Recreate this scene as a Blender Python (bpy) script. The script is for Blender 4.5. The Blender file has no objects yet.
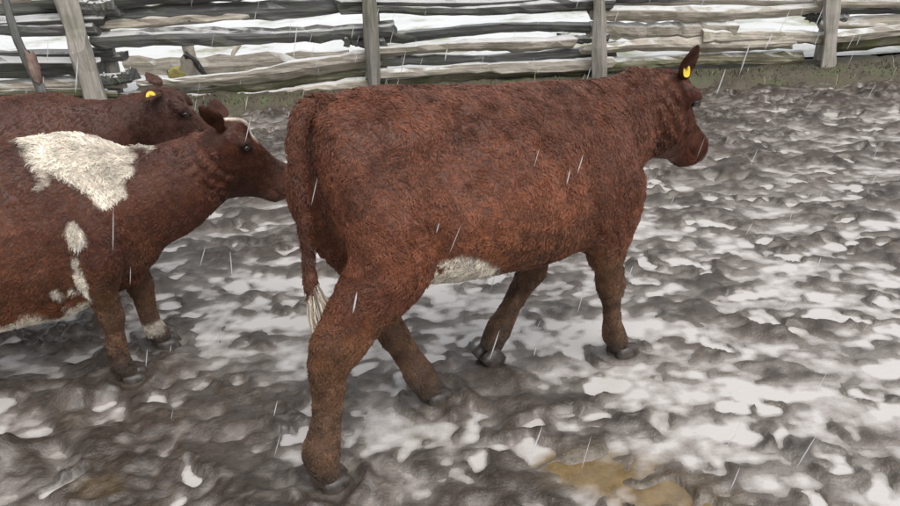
import bpy, bmesh, math, random
import numpy as np
from mathutils import Vector, Matrix
from mathutils.kdtree import KDTree

FUR = True
rng = np.random.default_rng(7)
random.seed(7)
scene = bpy.context.scene
C = scene.collection

# ------------------------------------------------------------------ camera
CAM_H, PITCH, ROLL, FPX = 1.58, math.radians(25), math.radians(2.5), 750.0
Fv = np.array([0, math.cos(PITCH), -math.sin(PITCH)])
U0 = np.array([0, math.sin(PITCH), math.cos(PITCH)])
R0 = np.array([1., 0, 0])
Rv = math.cos(ROLL) * R0 - math.sin(ROLL) * U0
Uv = math.cos(ROLL) * U0 + math.sin(ROLL) * R0
cam_data = bpy.data.cameras.new('camera')
cam_data.sensor_width = 36.0
cam_data.lens = 36.0 * FPX / 900.0
cam_data.clip_start, cam_data.clip_end = 0.05, 2000
cam = bpy.data.objects.new('camera', cam_data)
C.objects.link(cam)
m = Matrix.Identity(4)
for i in range(3):
    m[i][0], m[i][1], m[i][2] = Rv[i], Uv[i], -Fv[i]
m[0][3], m[1][3], m[2][3] = 0, 0, CAM_H
cam.matrix_world = m
scene.camera = cam

# ------------------------------------------------------------------ overcast sky and weak sun
SUN_EL, SUN_AZ = math.radians(58), math.radians(150)
world = bpy.data.worlds.new('World')
scene.world = world
world.use_nodes = True
wn = world.node_tree
wn.nodes.clear()
sky = wn.nodes.new('ShaderNodeTexSky')
sky.sky_type = 'NISHITA'
sky.sun_disc = False
sky.sun_elevation = SUN_EL
sky.sun_rotation = SUN_AZ
sky.air_density = 1.0
sky.dust_density = 4.0
hs = wn.nodes.new('ShaderNodeHueSaturation')
hs.inputs['Saturation'].default_value = 0.18
bg = wn.nodes.new('ShaderNodeBackground')
bg.inputs['Strength'].default_value = 0.15
wo = wn.nodes.new('ShaderNodeOutputWorld')
wn.links.new(sky.outputs[0], hs.inputs['Color'])
wn.links.new(hs.outputs[0], bg.inputs['Color'])
wn.links.new(bg.outputs[0], wo.inputs[0])
sl = bpy.data.lights.new('sun', 'SUN')
sl.energy = 0.9
sl.angle = math.radians(60)
sl.color = (1.0, 0.97, 0.93)
so = bpy.data.objects.new('sun', sl)
C.objects.link(so)
sdir = Vector((math.sin(SUN_AZ) * math.cos(SUN_EL), math.cos(SUN_AZ) * math.cos(SUN_EL), math.sin(SUN_EL)))
so.rotation_euler = sdir.to_track_quat('Z', 'Y').to_euler()
so.location = (0, 0, 20)
vs = scene.view_settings
vs.view_transform = 'Standard'
vs.look = 'None'
vs.exposure = 0.36
vs.gamma = 1.0
scene.cycles.max_bounces = 6
scene.cycles.transparent_max_bounces = 8

# ------------------------------------------------------------------ helpers
def ray(px, py):
    return Fv + Rv * (px - 450) / FPX + Uv * (253 - py) / FPX

def ground_at(px, py, h=0.0):
    d = ray(px, py)
    return np.array([0, 0, CAM_H]) + d * ((h - CAM_H) / d[2])

def tag(o, label=None, cat=None, group=None, kind=None):
    if label: o['label'] = label
    if cat: o['category'] = cat
    if group: o['group'] = group
    if kind: o['kind'] = kind
    return o

def empty(name, loc=(0, 0, 0), rz=0.0):
    o = bpy.data.objects.new(name, None)
    o.empty_display_size = 0.1
    o.location = loc
    o.rotation_euler = (0, 0, rz)
    C.objects.link(o)
    return o

def mesh_np(name, V, F, mat=None, parent=None, smooth=True):
    me = bpy.data.meshes.new(name)
    V = np.asarray(V, np.float32)
    if isinstance(F, np.ndarray):
        n, k = F.shape
        me.vertices.add(len(V))
        me.vertices.foreach_set('co', V.ravel())
        me.loops.add(n * k)
        me.loops.foreach_set('vertex_index', F.astype(np.int32).ravel())
        me.polygons.add(n)
        me.polygons.foreach_set('loop_start', np.arange(0, n * k, k, dtype=np.int32))
        me.polygons.foreach_set('loop_total', np.full(n, k, np.int32))
        me.update(calc_edges=True)
        me.validate()
    else:
        me.from_pydata([tuple(v) for v in V], [], F)
    if smooth:
        me.polygons.foreach_set('use_smooth', np.ones(len(me.polygons), bool))
    if mat: me.materials.append(mat)
    o = bpy.data.objects.new(name, me)
    C.objects.link(o)
    if parent: o.parent = parent
    return o

def hash2(ix, iy, seed):
    h = (ix.astype(np.int64) * 374761393 + iy.astype(np.int64) * 668265263 + seed * 1442695041) & 0x7fffffff
    h = ((h ^ (h >> 13)) * 1274126177) & 0x7fffffff
    return ((h ^ (h >> 16)) & 0xffff) / 65535.0

def vnoise(x, y, seed=0):
    ix, iy = np.floor(x), np.floor(y)
    fx, fy = x - ix, y - iy
    ux, uy = fx * fx * (3 - 2 * fx), fy * fy * (3 - 2 * fy)
    a = hash2(ix, iy, seed); b = hash2(ix + 1, iy, seed)
    c = hash2(ix, iy + 1, seed); d = hash2(ix + 1, iy + 1, seed)
    return (a * (1 - ux) + b * ux) * (1 - uy) + (c * (1 - ux) + d * ux) * uy * 1.0

def fbm(x, y, seed=0, oct=4, gain=0.5):
    s, a, t = 0.0, 1.0, 0.0
    for k in range(oct):
        s = s + a * (vnoise(x * 2 ** k + 17.3 * k, y * 2 ** k - 9.1 * k, seed + k * 31) - 0.5)
        t += a
        a *= gain
    return s / t

def noise3(P, sc, seed=0):
    # smooth 3-D noise assembled from three planar lattices
    x, y, z = P[:, 0] * sc, P[:, 1] * sc, P[:, 2] * sc
    return (vnoise(x + 0.37 * z, y + 0.61 * x, seed) + vnoise(y - 0.43 * x, z + 0.29 * y, seed + 5)
            + vnoise(z + 0.51 * y, x - 0.33 * z, seed + 9)) / 3 - 0.5

def sstep(a, b, x):
    t = np.clip((x - a) / (b - a), 0, 1)
    return t * t * (3 - 2 * t)

def norm(v):
    return v / np.maximum(np.linalg.norm(v, axis=-1, keepdims=True), 1e-9)

# ------------------------------------------------------------------ material helpers
def new_mat(name):
    m = bpy.data.materials.new(name)
    m.use_nodes = True
    nt = m.node_tree
    nt.nodes.clear()
    out = nt.nodes.new('ShaderNodeOutputMaterial')
    p = nt.nodes.new('ShaderNodeBsdfPrincipled')
    nt.links.new(p.outputs[0], out.inputs[0])
    return m, nt, p

def N(nt, typ, **kw):
    n = nt.nodes.new(typ)
    for k, v in kw.items():
        if hasattr(n, k) and k not in n.inputs:
            setattr(n, k, v)
        else:
            n.inputs[k].default_value = v
    return n

def ramp(nt, fac, stops):
    r = nt.nodes.new('ShaderNodeValToRGB')
    el = r.color_ramp.elements
    while len(el) < len(stops): el.new(0.5)
    for e, (p, c) in zip(el, stops):
        e.position = p
        e.color = (*c, 1)
    nt.links.new(fac, r.inputs[0])
    return r

def bump(nt, p, height, strength=0.3, dist=0.01):
    b = nt.nodes.new('ShaderNodeBump')
    b.inputs['Strength'].default_value = strength
    b.inputs['Distance'].default_value = dist
    nt.links.new(height, b.inputs['Height'])
    nt.links.new(b.outputs[0], p.inputs['Normal'])
    return b

def mix(nt, fac, a, b, typ='MIX'):
    n = nt.nodes.new('ShaderNodeMix')
    n.data_type = 'RGBA'
    n.blend_type = typ
    for s, v in ((0, fac), (6, a), (7, b)):
        if isinstance(v, (int, float)): n.inputs[s].default_value = v
        elif isinstance(v, tuple): n.inputs[s].default_value = (*v, 1)
        else: nt.links.new(v, n.inputs[s])
    return n.outputs[2]

def coords(nt, scale=(1, 1, 1), kind='Object'):
    tc = nt.nodes.new('ShaderNodeTexCoord')
    mp = nt.nodes.new('ShaderNodeMapping')
    mp.inputs['Scale'].default_value = scale
    nt.links.new(tc.outputs[kind], mp.inputs[0])
    return mp.outputs[0]

def noise_tex(nt, vec, scale, detail=5, rough=0.6, dist=0.0):
    n = nt.nodes.new('ShaderNodeTexNoise')
    n.inputs['Scale'].default_value = scale
    n.inputs['Detail'].default_value = detail
    n.inputs['Roughness'].default_value = rough
    n.inputs['Distortion'].default_value = dist
    nt.links.new(vec, n.inputs['Vector'])
    return n.outputs[0]

# --- wet churned mud
def mat_mud():
    m, nt, p = new_mat('wet_mud')
    v = coords(nt)
    n1 = noise_tex(nt, v, 3.0, 6, 0.6)
    n2 = noise_tex(nt, v, 28.0, 6, 0.65)
    n3 = noise_tex(nt, v, 110.0, 4, 0.6)
    c1 = ramp(nt, n1, [(0.3, (0.030, 0.0225, 0.017)), (0.55, (0.068, 0.052, 0.040)), (0.75, (0.115, 0.088, 0.066))])
    c2 = ramp(nt, n2, [(0.3, (0.55, 0.53, 0.5)), (0.7, (1.25, 1.22, 1.2))])
    col = mix(nt, 1.0, c1.outputs[0], c2.outputs[0], 'MULTIPLY')
    at = N(nt, 'ShaderNodeAttribute', attribute_name='slush')  # slush film at the puddle edges plus painted sheen on far mud
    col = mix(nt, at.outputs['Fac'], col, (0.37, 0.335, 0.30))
    ao = N(nt, 'ShaderNodeAttribute', attribute_name='ochre')
    oc = ramp(nt, n2, [(0.3, (0.075, 0.05, 0.02)), (0.7, (0.17, 0.115, 0.045))])
    col = mix(nt, ao.outputs['Fac'], col, oc.outputs[0])
    nt.links.new(col, p.inputs['Base Color'])
    r = N(nt, 'ShaderNodeMapRange')
    r.inputs[3].default_value, r.inputs[4].default_value = 0.08, 0.32
    nt.links.new(n2, r.inputs[0])
    nt.links.new(r.outputs[0], p.inputs['Roughness'])
    ad = N(nt, 'ShaderNodeMath', operation='ADD')
    nt.links.new(n2, ad.inputs[0]); nt.links.new(n3, ad.inputs[1])
    bump(nt, p, ad.outputs[0], 0.6, 0.010)
    p.inputs['Coat Weight'].default_value = 0.35
    p.inputs['Coat Roughness'].default_value = 0.10
    return m

# --- slush: half melted snow standing in the hoof holes, thin and muddy at its margins
def mat_slush():
    m, nt, p = new_mat('slush')
    v = coords(nt)
    n1 = noise_tex(nt, v, 16.0, 6, 0.68)
    n2 = noise_tex(nt, v, 60.0, 5, 0.65)
    at = N(nt, 'ShaderNodeAttribute', attribute_name='depth')
    d = N(nt, 'ShaderNodeMath', operation='MULTIPLY_ADD')
    nt.links.new(n1, d.inputs[0]); d.inputs[1].default_value = 0.95
    nt.links.new(at.outputs['Fac'], d.inputs[2])
    c = ramp(nt, d.outputs[0], [(0.32, (0.10, 0.083, 0.070)), (0.62, (0.33, 0.30, 0.275)), (0.95, (0.53, 0.50, 0.475)), (1.0, (0.58, 0.55, 0.525))])
    ao = N(nt, 'ShaderNodeAttribute', attribute_name='ochre')
    oc = ramp(nt, n1, [(0.3, (0.10, 0.063, 0.02)), (0.7, (0.24, 0.155, 0.05))])
    col = mix(nt, ao.outputs['Fac'], c.outputs[0], oc.outputs[0])
    nt.links.new(col, p.inputs['Base Color'])
    p.inputs['Roughness'].default_value = 0.2
    bump(nt, p, n2, 0.3, 0.006)
    p.inputs['Coat Weight'].default_value = 0.4
    p.inputs['Coat Roughness'].default_value = 0.06
    return m

def mat_snow():
    m, nt, p = new_mat('field_snow')
    v = coords(nt)
    n1 = noise_tex(nt, v, 0.9, 6, 0.65)
    n2 = noise_tex(nt, v, 14.0, 5, 0.6)
    c = ramp(nt, n1, [(0.36, (0.30, 0.30, 0.20)), (0.47, (0.66, 0.67, 0.66)), (0.7, (0.78, 0.79, 0.80))])
    nt.links.new(c.outputs[0], p.inputs['Base Color'])
    p.inputs['Roughness'].default_value = 0.6
    bump(nt, p, n2, 0.3, 0.02)
    return m

def mat_bank():
    m, nt, p = new_mat('bank_soil')
    v = coords(nt)
    n1 = noise_tex(nt, v, 4.0, 6, 0.65)
    n2 = noise_tex(nt, v, 40.0, 5, 0.65)
    c = ramp(nt, n1, [(0.3, (0.045, 0.038, 0.026)), (0.5, (0.095, 0.08, 0.055)), (0.62, (0.085, 0.095, 0.045)), (0.75, (0.15, 0.135, 0.10))])
    nt.links.new(c.outputs[0], p.inputs['Base Color'])
    p.inputs['Roughness'].default_value = 0.7
    bump(nt, p, n2, 0.6, 0.03)
    return m

def mat_wood(name, dark, mid, light, moss=0.0, snow=0.5):
    m, nt, p = new_mat(name)
    v = coords(nt, (1.2, 22, 22))
    oi = nt.nodes.new('ShaderNodeObjectInfo')
    va = N(nt, 'ShaderNodeVectorMath', operation='ADD')
    cx = N(nt, 'ShaderNodeMath', operation='MULTIPLY'); cx.inputs[1].default_value = 57.0
    nt.links.new(oi.outputs['Random'], cx.inputs[0])
    nt.links.new(v, va.inputs[0]); nt.links.new(cx.outputs[0], va.inputs[1])
    n1 = noise_tex(nt, va.outputs[0], 1.6, 7, 0.7, 0.4)
    v2 = coords(nt, (1, 1, 1))
    n2 = noise_tex(nt, v2, 5.0, 5, 0.6)
    c = ramp(nt, n1, [(0.28, dark), (0.5, mid), (0.72, light)])
    br = N(nt, 'ShaderNodeMapRange'); br.inputs[3].default_value, br.inputs[4].default_value = 0.72, 1.22
    nt.links.new(oi.outputs['Random'], br.inputs[0])
    cc = N(nt, 'ShaderNodeCombineColor')
    for k in range(3): nt.links.new(br.outputs[0], cc.inputs[k])
    col = mix(nt, 1.0, c.outputs[0], cc.outputs[0], 'MULTIPLY')
    if moss > 0:
        mr = ramp(nt, n2, [(0.5, (0, 0, 0)), (0.66, (moss, moss, moss))])
        col = mix(nt, mr.outputs[0], col, (0.10, 0.115, 0.035))
    if snow > 0:   # wet snow lying on the upper faces
        g = nt.nodes.new('ShaderNodeNewGeometry')
        sx = nt.nodes.new('ShaderNodeSeparateXYZ')
        nt.links.new(g.outputs['Normal'], sx.inputs[0])
        ad = N(nt, 'ShaderNodeMath', operation='MULTIPLY_ADD')
        nt.links.new(n2, ad.inputs[0]); ad.inputs[1].default_value = 0.9
        nt.links.new(sx.outputs[2], ad.inputs[2])
        sr = ramp(nt, ad.outputs[0], [(1.0 + 0.0, (0, 0, 0)), (1.0, (0, 0, 0))])
        mr = N(nt, 'ShaderNodeMapRange')
        mr.inputs[1].default_value, mr.inputs[2].default_value = 1.05, 1.25
        mr.inputs[3].default_value, mr.inputs[4].default_value = 0.0, snow
        nt.links.new(ad.outputs[0], mr.inputs[0])
        nt.nodes.remove(sr)
        col = mix(nt, mr.outputs[0], col, (0.76, 0.76, 0.75))
    nt.links.new(col, p.inputs['Base Color'])
    p.inputs['Roughness'].default_value = 0.55
    bump(nt, p, n1, 0.9, 0.02)
    return m

def mat_plain(name, c, rough=0.5, var=0.25, scale=30, bmp=0.2, coat=0.0):
    m, nt, p = new_mat(name)
    v = coords(nt)
    n1 = noise_tex(nt, v, scale, 5, 0.6)
    cr = ramp(nt, n1, [(0.3, tuple(x * (1 - var) for x in c)), (0.7, tuple(min(1, x * (1 + var)) for x in c))])
    nt.links.new(cr.outputs[0], p.inputs['Base Color'])
    p.inputs['Roughness'].default_value = rough
    p.inputs['Coat Weight'].default_value = coat
    bump(nt, p, n1, bmp, 0.004)
    return m

def mat_hide():
    m, nt, p = new_mat('cattle_hide')
    at = N(nt, 'ShaderNodeAttribute', attribute_name='col')
    v = coords(nt)
    n1 = noise_tex(nt, v, 70.0, 5, 0.65, 0.8)
    c2 = ramp(nt, n1, [(0.3, (0.55, 0.52, 0.5)), (0.7, (1.15, 1.12, 1.1))])
    col = mix(nt, 1.0, at.outputs['Color'], c2.outputs[0], 'MULTIPLY')
    nt.links.new(col, p.inputs['Base Color'])
    p.inputs['Roughness'].default_value = 0.55
    bump(nt, p, n1, 0.5, 0.006)
    return m

def mat_fur():
    m, nt, p = new_mat('cattle_hair')
    at = N(nt, 'ShaderNodeAttribute', attribute_name='col')
    nt.links.new(at.outputs['Color'], p.inputs['Base Color'])
    p.inputs['Roughness'].default_value = 0.27
    p.inputs['Specular IOR Level'].default_value = 0.38
    return m

M_MUD, M_SLUSH, M_SNOW, M_BANK = mat_mud(), mat_slush(), mat_snow(), mat_bank()
M_DARK = mat_wood('wet_grey_log', (0.035, 0.035, 0.034), (0.098, 0.098, 0.094), (0.21, 0.208, 0.20), 0.3, 0.7)
M_PALE = mat_wood('weathered_pale_log', (0.15, 0.125, 0.097), (0.43, 0.38, 0.315), (0.68, 0.62, 0.53), 0.35, 0.9)
M_MOSS = mat_wood('mossy_log', (0.06, 0.053, 0.032), (0.19, 0.172, 0.11), (0.44, 0.41, 0.32), 0.8, 0.9)
M_POST = mat_wood('fence_post_wood', (0.18, 0.16, 0.14), (0.32, 0.295, 0.26), (0.45, 0.42, 0.37), 0.3, 0.0)
M_HIDE, M_FUR = mat_hide(), mat_fur()
M_HOOF = mat_plain('muddy_hoof', (0.055, 0.045, 0.038), 0.4, 0.6, 30, 0.8)
M_EYE = mat_plain('wet_dark_eye', (0.012, 0.008, 0.007), 0.08, 0.1, 10, 0.0, 0.6)
M_TAG = mat_plain('yellow_ear_tag', (0.80, 0.58, 0.03), 0.4, 0.1, 40, 0.0)
M_TAGD = mat_plain('ear_tag_stud', (0.30, 0.17, 0.02), 0.5, 0.1, 40, 0.0)
M_GRASS = mat_plain('rough_grass', (0.095, 0.095, 0.05), 0.6, 0.7, 3, 0.0)
M_STRAW = mat_plain('dead_grass_stalks', (0.36, 0.31, 0.20), 0.6, 0.4, 3, 0.0)
M_SLEET = mat_plain('wet_falling_snow', (0.86, 0.86, 0.87), 0.35, 0.03, 3, 0.0)
M_SLEET.node_tree.nodes['Principled BSDF'].inputs['Alpha'].default_value = 0.5

# ------------------------------------------------------------------ the paddock
FEET = []          # (x, y, radius) of every planted hoof, filled by the animals' poses below
def rot2(th):
    c, s = math.cos(th), math.sin(th)
    return np.array([[c, -s, 0], [s, c, 0], [0, 0, 1.0]])

POSTS_PX = [(-215, 103), (97, 97), (373, 88), (600, 72), (830, 62), (1075, 52)]
BANK_H = 0.10
post_base = [ground_at(x, y, BANK_H) for x, y in POSTS_PX]
# one straight fence line through the posts
px_ = np.array([p[0] for p in post_base]); py_ = np.array([p[1] for p in post_base])
FS, FI = np.polyfit(px_[1:5], py_[1:5], 1)
def fence_y(x): return FI + FS * x
FDIR = norm(np.array([1.0, FS, 0]))
FNRM = np.array([-FDIR[1], FDIR[0], 0])      # away from the camera
def on_fence(px, py, off=0.0):
    d = ray(px, py)
    o = np.array([0, 0, CAM_H])
    p0 = np.array([0, FI, 0]) + FNRM * off
    t = ((p0 - o) @ FNRM) / (d @ FNRM)
    return o + d * t

def ochre_mask(X, Y):
    s = np.zeros_like(X)
    for (px, py, r) in ((610, 474, .15), (660, 490, .13), (565, 466, .09), (105, 494, .07), (700, 505, .10)):
        g = ground_at(px, py)
        s = np.maximum(s, np.exp(-(((X - g[0]) / (r * 1.3)) ** 2 + ((Y - g[1]) / (r * .7)) ** 2)))
    return s

def build_paddock():
    step = 0.0125
    xs = np.arange(-5.2, 6.4, step)
    ys = np.arange(0.35, 6.95, step)
    X, Y = np.meshgrid(xs, ys)
    wx = X + 0.10 * fbm(X * 3.1, Y * 3.1, 3, 3)
    wy = Y + 0.10 * fbm(X * 3.1 + 40, Y * 3.1, 4, 3)
    H = 0.030 * fbm(wx * 1.1, wy * 1.1, 11, 3) + 0.100 * fbm(wx * 5.0, wy * 8.0, 12, 5, 0.6)
    # churned clods: billowed noise
    b = np.abs(fbm(wx * 11, wy * 17.0, 21, 4, 0.55))
    H += 0.085 * (0.13 - b)
    # overlapping hoof prints
    prg = np.random.default_rng(21)
    n = 1900
    PX = prg.uniform(-5.2, 6.4, n); PY = prg.uniform(0.4, 6.9, n)
    A = prg.normal(0.5, 0.6, n); S = prg.uniform(0.6, 1.05, n); D = prg.uniform(0.012, 0.05, n)
    wx2 = X + 0.17 * fbm(X * 8, Y * 8, 13, 3); wy2 = Y + 0.17 * fbm(X * 8 + 31, Y * 8, 14, 3)
    fx = np.array([f[0] for f in FEET]); fy = np.array([f[1] for f in FEET])
    for i in range(n):
        if len(fx) and np.min((fx - PX[i]) ** 2 + (fy - PY[i]) ** 2) < 0.02: continue
        r = int(0.17 / step)
        cx, cy = int((PX[i] - xs[0]) / step), int((PY[i] - ys[0]) / step)
        x0, x1, y0, y1 = max(0, cx - r), min(len(xs), cx + r), max(0, cy - r), min(len(ys), cy + r)
        if x1 <= x0 or y1 <= y0: continue
        dx, dy = wx2[y0:y1, x0:x1] - PX[i], wy2[y0:y1, x0:x1] - PY[i]
        u = (dx * math.cos(A[i]) + dy * math.sin(A[i])) / (0.068 * S[i])
        v = (-dx * math.sin(A[i]) + dy * math.cos(A[i])) / (0.050 * S[i])
        q = np.sqrt(u * u + v * v)
        pit = -D[i] * (1 - sstep(0.55, 1.05, q))
        rim = 0.42 * D[i] * np.exp(-((q - 1.25) / 0.28) ** 2)
        H[y0:y1, x0:x1] += pit + rim
    H += 0.018 * fbm(X * 18, Y * 24, 41, 4, .6)
    H *= 0.85
    H -= np.quantile(H, 0.40)
    # the ground lies a little higher towards the fence and in the trodden near-left corner
    def hump(px, py, rx, ry, h):
        g = ground_at(px, py)
        return h * np.exp(-((X - g[0]) / rx) ** 2 - ((Y - g[1]) / ry) ** 2)
    H += 0.012 * sstep(3.4, 6.2, Y)
    H += hump(130, 440, .55, .22, .020) + hump(230, 505, .5, .2, .014)
    H -= hump(600, 474, .16, .07, .013) + hump(655, 494, .12, .06, .012)
    H += hump(75, 405, .07, .06, .075) + hump(-2, 462, .06, .06, .075) + hump(175, 365, .10, .08, .05) + hump(500, 378, .10, .06, .035)
    H -= hump(850, 440, .55, .4, .011) + hump(700, 400, .4, .15, .008) + hump(250, 300, .35, .3, .014) + hump(800, 300, 1.1, .5, .008) + hump(590, 345, .35, .2, .02) + hump(400, 440, .3, .2, .016)
    H = np.clip(H, -0.07, 0.12)
    for (x, y, r) in FEET:
        q = np.sqrt((X - x) ** 2 + (Y - y) ** 2) / r
        w = 1 - sstep(0.75, 1.25, q)
        H = H * (1 - w) + w * (np.maximum(H, -.005) * .5 + 0.008)
        H = H + 0.034 * np.exp(-((q - 1.35) / .26) ** 2) * np.clip(.8 + 2.2 * fbm(X * 16, Y * 16, 66, 3), 0.1, 1.8)
    for _ in range(1):      # the wet mud slumps: soften the sharpest rims
        Hp = np.pad(H, 1, mode='edge')
        H = .4 * H + .15 * (Hp[:-2, 1:-1] + Hp[2:, 1:-1] + Hp[1:-1, :-2] + Hp[1:-1, 2:])
    edge = sstep(0.0, 0.5, np.minimum(np.minimum(X - xs[0], xs[-1] - X), np.minimum(Y - ys[0] + .3, 9)))
    H = H * edge
    ny, nx = X.shape
    idx = np.arange(ny * nx).reshape(ny, nx)
    F = np.stack([idx[:-1, :-1], idx[:-1, 1:], idx[1:, 1:], idx[1:, :-1]], -1).reshape(-1, 4)
    # do not keep mud beyond the fence bank
    V = np.stack([X, Y, H], -1).reshape(-1, 3)
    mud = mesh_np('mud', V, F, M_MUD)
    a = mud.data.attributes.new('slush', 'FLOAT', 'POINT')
    far = sstep(2.6, 5.5, Y)  # far mud paler: sky sheen at low angles painted into the colour
    film_sheen = np.clip(np.exp(-np.maximum(H, 0) / .007) * np.clip(.6 + 1.6 * fbm(X * 6, Y * 9, 77, 4, .6), .05, 1) + np.clip(1.8 * fbm(X * 12, Y * 20, 79, 5, .65) - .14 + .16 * far, 0, .4), 0, .5)
    a.data.foreach_set('value', film_sheen.astype(np.float32).ravel())
    a = mud.data.attributes.new('ochre', 'FLOAT', 'POINT')
    a.data.foreach_set('value', np.clip(ochre_mask(X, Y) * 1.6 - .5 + 1.2 * fbm(X * 14, Y * 18, 97, 3), 0, .35).astype(np.float32).ravel())
    tag(mud, 'churned wet grey-brown mud trodden full of hoof holes', kind='structure')
    # slush standing in the holes, at one level
    L = 0.0 + 0.004 * fbm(X * 6, Y * 6, 55, 2) + 0.006 * fbm(X * .7, Y * .7, 56, 2)
    depth = np.clip((L - H) / 0.030, 0, 1) ** .8 * np.clip(.80 + 1.1 * fbm(X * 7, Y * 11, 58, 4, .6), .25, 1)
    keep = (H < L + 0.03)
    kf = keep.ravel()[F].all(1)
    F2 = F[kf]
    used = np.unique(F2)
    re = np.full(len(V), -1); re[used] = np.arange(len(used))
    V2 = np.stack([X, Y, L], -1).reshape(-1, 3)[used]
    sl = mesh_np('slush', V2, re[F2], M_SLUSH)
    a = sl.data.attributes.new('depth', 'FLOAT', 'POINT'); a.data.foreach_set('value', depth.ravel()[used].astype(np.float32))
    oc = np.clip(ochre_mask(X, Y) * 1.7 - 0.45 + 1.6 * fbm(X * 9, Y * 13, 98, 4, .6), 0, .9) * (ochre_mask(X, Y) > .08)
    a = sl.data.attributes.new('ochre', 'FLOAT', 'POINT'); a.data.foreach_set('value', oc.ravel()[used].astype(np.float32))
    tag(sl, 'pale half-melted slush standing in the hoof holes', kind='structure')

def build_field():
    # ground sheet to the horizon, sunk below the modelled mud
    V, F = [], []
    g = mesh_np('ground', [(-900, -900, -0.12), (900, -900, -0.12), (900, 900, -0.12), (-900, 900, -0.12)], [(0, 1, 2, 3)], M_MUD)
    tag(g, 'muddy ground around the paddock', kind='structure')
    xs = np.linspace(-40, 44, 260)
    ys = np.concatenate([np.linspace(0.25, 6, 60), np.linspace(6.2, 20, 60), np.linspace(21, 120, 40)])
    X, T = np.meshgrid(xs, ys)
    Yw = fence_y(X) + T
    Z = BANK_H + 0.02 + 0.12 * fbm(X * .5, Yw * .5, 91, 4) + 0.05 * fbm(X * 3, Yw * 3, 92, 3) - 0.02 * np.exp(-T * 2)
    ny, nx = X.shape
    idx = np.arange(ny * nx).reshape(ny, nx)
    F = np.stack([idx[:-1, :-1], idx[:-1, 1:], idx[1:, 1:], idx[1:, :-1]], -1).reshape(-1, 4)
    o = mesh_np('snowy_field', np.stack([X, Yw, Z], -1).reshape(-1, 3), F, M_SNOW)
    tag(o, 'snow-covered field beyond the rail fence', kind='structure')
    # low bank the fence stands on
    xs = np.linspace(-12, 14, 900)
    ts = np.linspace(-0.72, 0.34, 34)
    X, T = np.meshgrid(xs, ts)
    Tn = T + 0.09 * fbm(X * 2.2, T * 2.2, 61, 3)
    prof = BANK_H * sstep(-0.56, -0.20, Tn) - 0.10 * sstep(-0.58, -0.72, T)
    Z = prof + 0.05 * fbm(X * 5, T * 5, 62, 4) * sstep(-.7, -.5, T) + 0.025 * fbm(X * 22, T * 22, 63, 3) * sstep(-.7, -.5, T) - 0.06 * sstep(.2, .34, T)
    ny, nx = X.shape
    idx = np.arange(ny * nx).reshape(ny, nx)
    F = np.stack([idx[:-1, :-1], idx[:-1, 1:], idx[1:, 1:], idx[1:, :-1]], -1).reshape(-1, 4)
    o = mesh_np('earth_bank', np.stack([X, fence_y(X) + T, Z], -1).reshape(-1, 3), F, M_BANK)
    tag(o, 'low grassy earth bank under the rail fence', kind='structure')

def blades(name, n, fx, mat, hmin, hmax, w, label, lean=0.5):
    r = np.random.default_rng(abs(hash(name)) % 1000 if False else len(name))
    V, F = [], []
    k = 0
    for i in range(n):
        x, t, z = fx(r)
        y = fence_y(x) + t
        h = r.uniform(hmin, hmax)
        a = r.uniform(0, 2 * math.pi)
        l = r.uniform(0.1, lean) * h
        dx, dy = math.cos(a) * l, math.sin(a) * l
        ww = w * r.uniform(.6, 1.3)
        bx, by = -math.sin(a) * ww, math.cos(a) * ww
        V += [(x - bx, y - by, z), (x + bx, y + by, z), (x + dx * .4 - bx * .8, y + dy * .4 - by * .8, z + h * .6),
              (x + dx * .4 + bx * .8, y + dy * .4 + by * .8, z + h * .6), (x + dx, y + dy, z + h * .95)]
        F += [(k, k + 1, k + 3, k + 2), (k + 2, k + 3, k + 4)]
        k += 5
    o = mesh_np(name, V, F, mat)
    tag(o, label, name.replace('_', ' ').split()[-1], kind='stuff')
    return o

# ------------------------------------------------------------------ split-rail fence
def log_mesh(L, r0, r1, seed, sides=9, segs=20, flat=0.55, bow=0.02):
    """a split log lying along +X from 0 to L: uneven, facetted, slightly bowed, blunt ends"""
    r = np.random.default_rng(seed)
    base = 1 + r.uniform(-0.28, 0.22, sides)
    ang = np.sort((np.arange(sides) + r.uniform(-.3, .3, sides)) * 2 * math.pi / sides)
    bz, by = r.normal(0, bow), r.normal(0, bow)
    ph = r.uniform(0, 6)
    V, F = [], []
    for i in range(segs + 1):
        t = i / segs
        rad = (r0 + (r1 - r0) * t) * (1 + r.normal(0, 0.06)) * (1 + .14 * math.sin(5 * t + ph * 2))
        cz = bz * math.sin(math.pi * t) + 0.012 * math.sin(7 * t + ph)
        cy = by * math.sin(math.pi * t)
        tw = 0.25 * (t - .5)
        for a, b in zip(ang, base):
            q = rad * b * (1 + r.normal(0, 0.085))
            V.append((L * t + (r.normal(0, .012) if 0 < i < segs else r.normal(0, .025)), cy + q * math.cos(a + tw), cz + q * math.sin(a + tw)))
    for i in range(segs):
        for j in range(sides):
            a, b = i * sides + j, i * sides + (j + 1) % sides
            F.append((a, b, b + sides, a + sides))
    F.append(tuple(range(sides - 1, -1, -1)))
    F.append(tuple(segs * sides + j for j in range(sides)))
    return V, F

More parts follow.
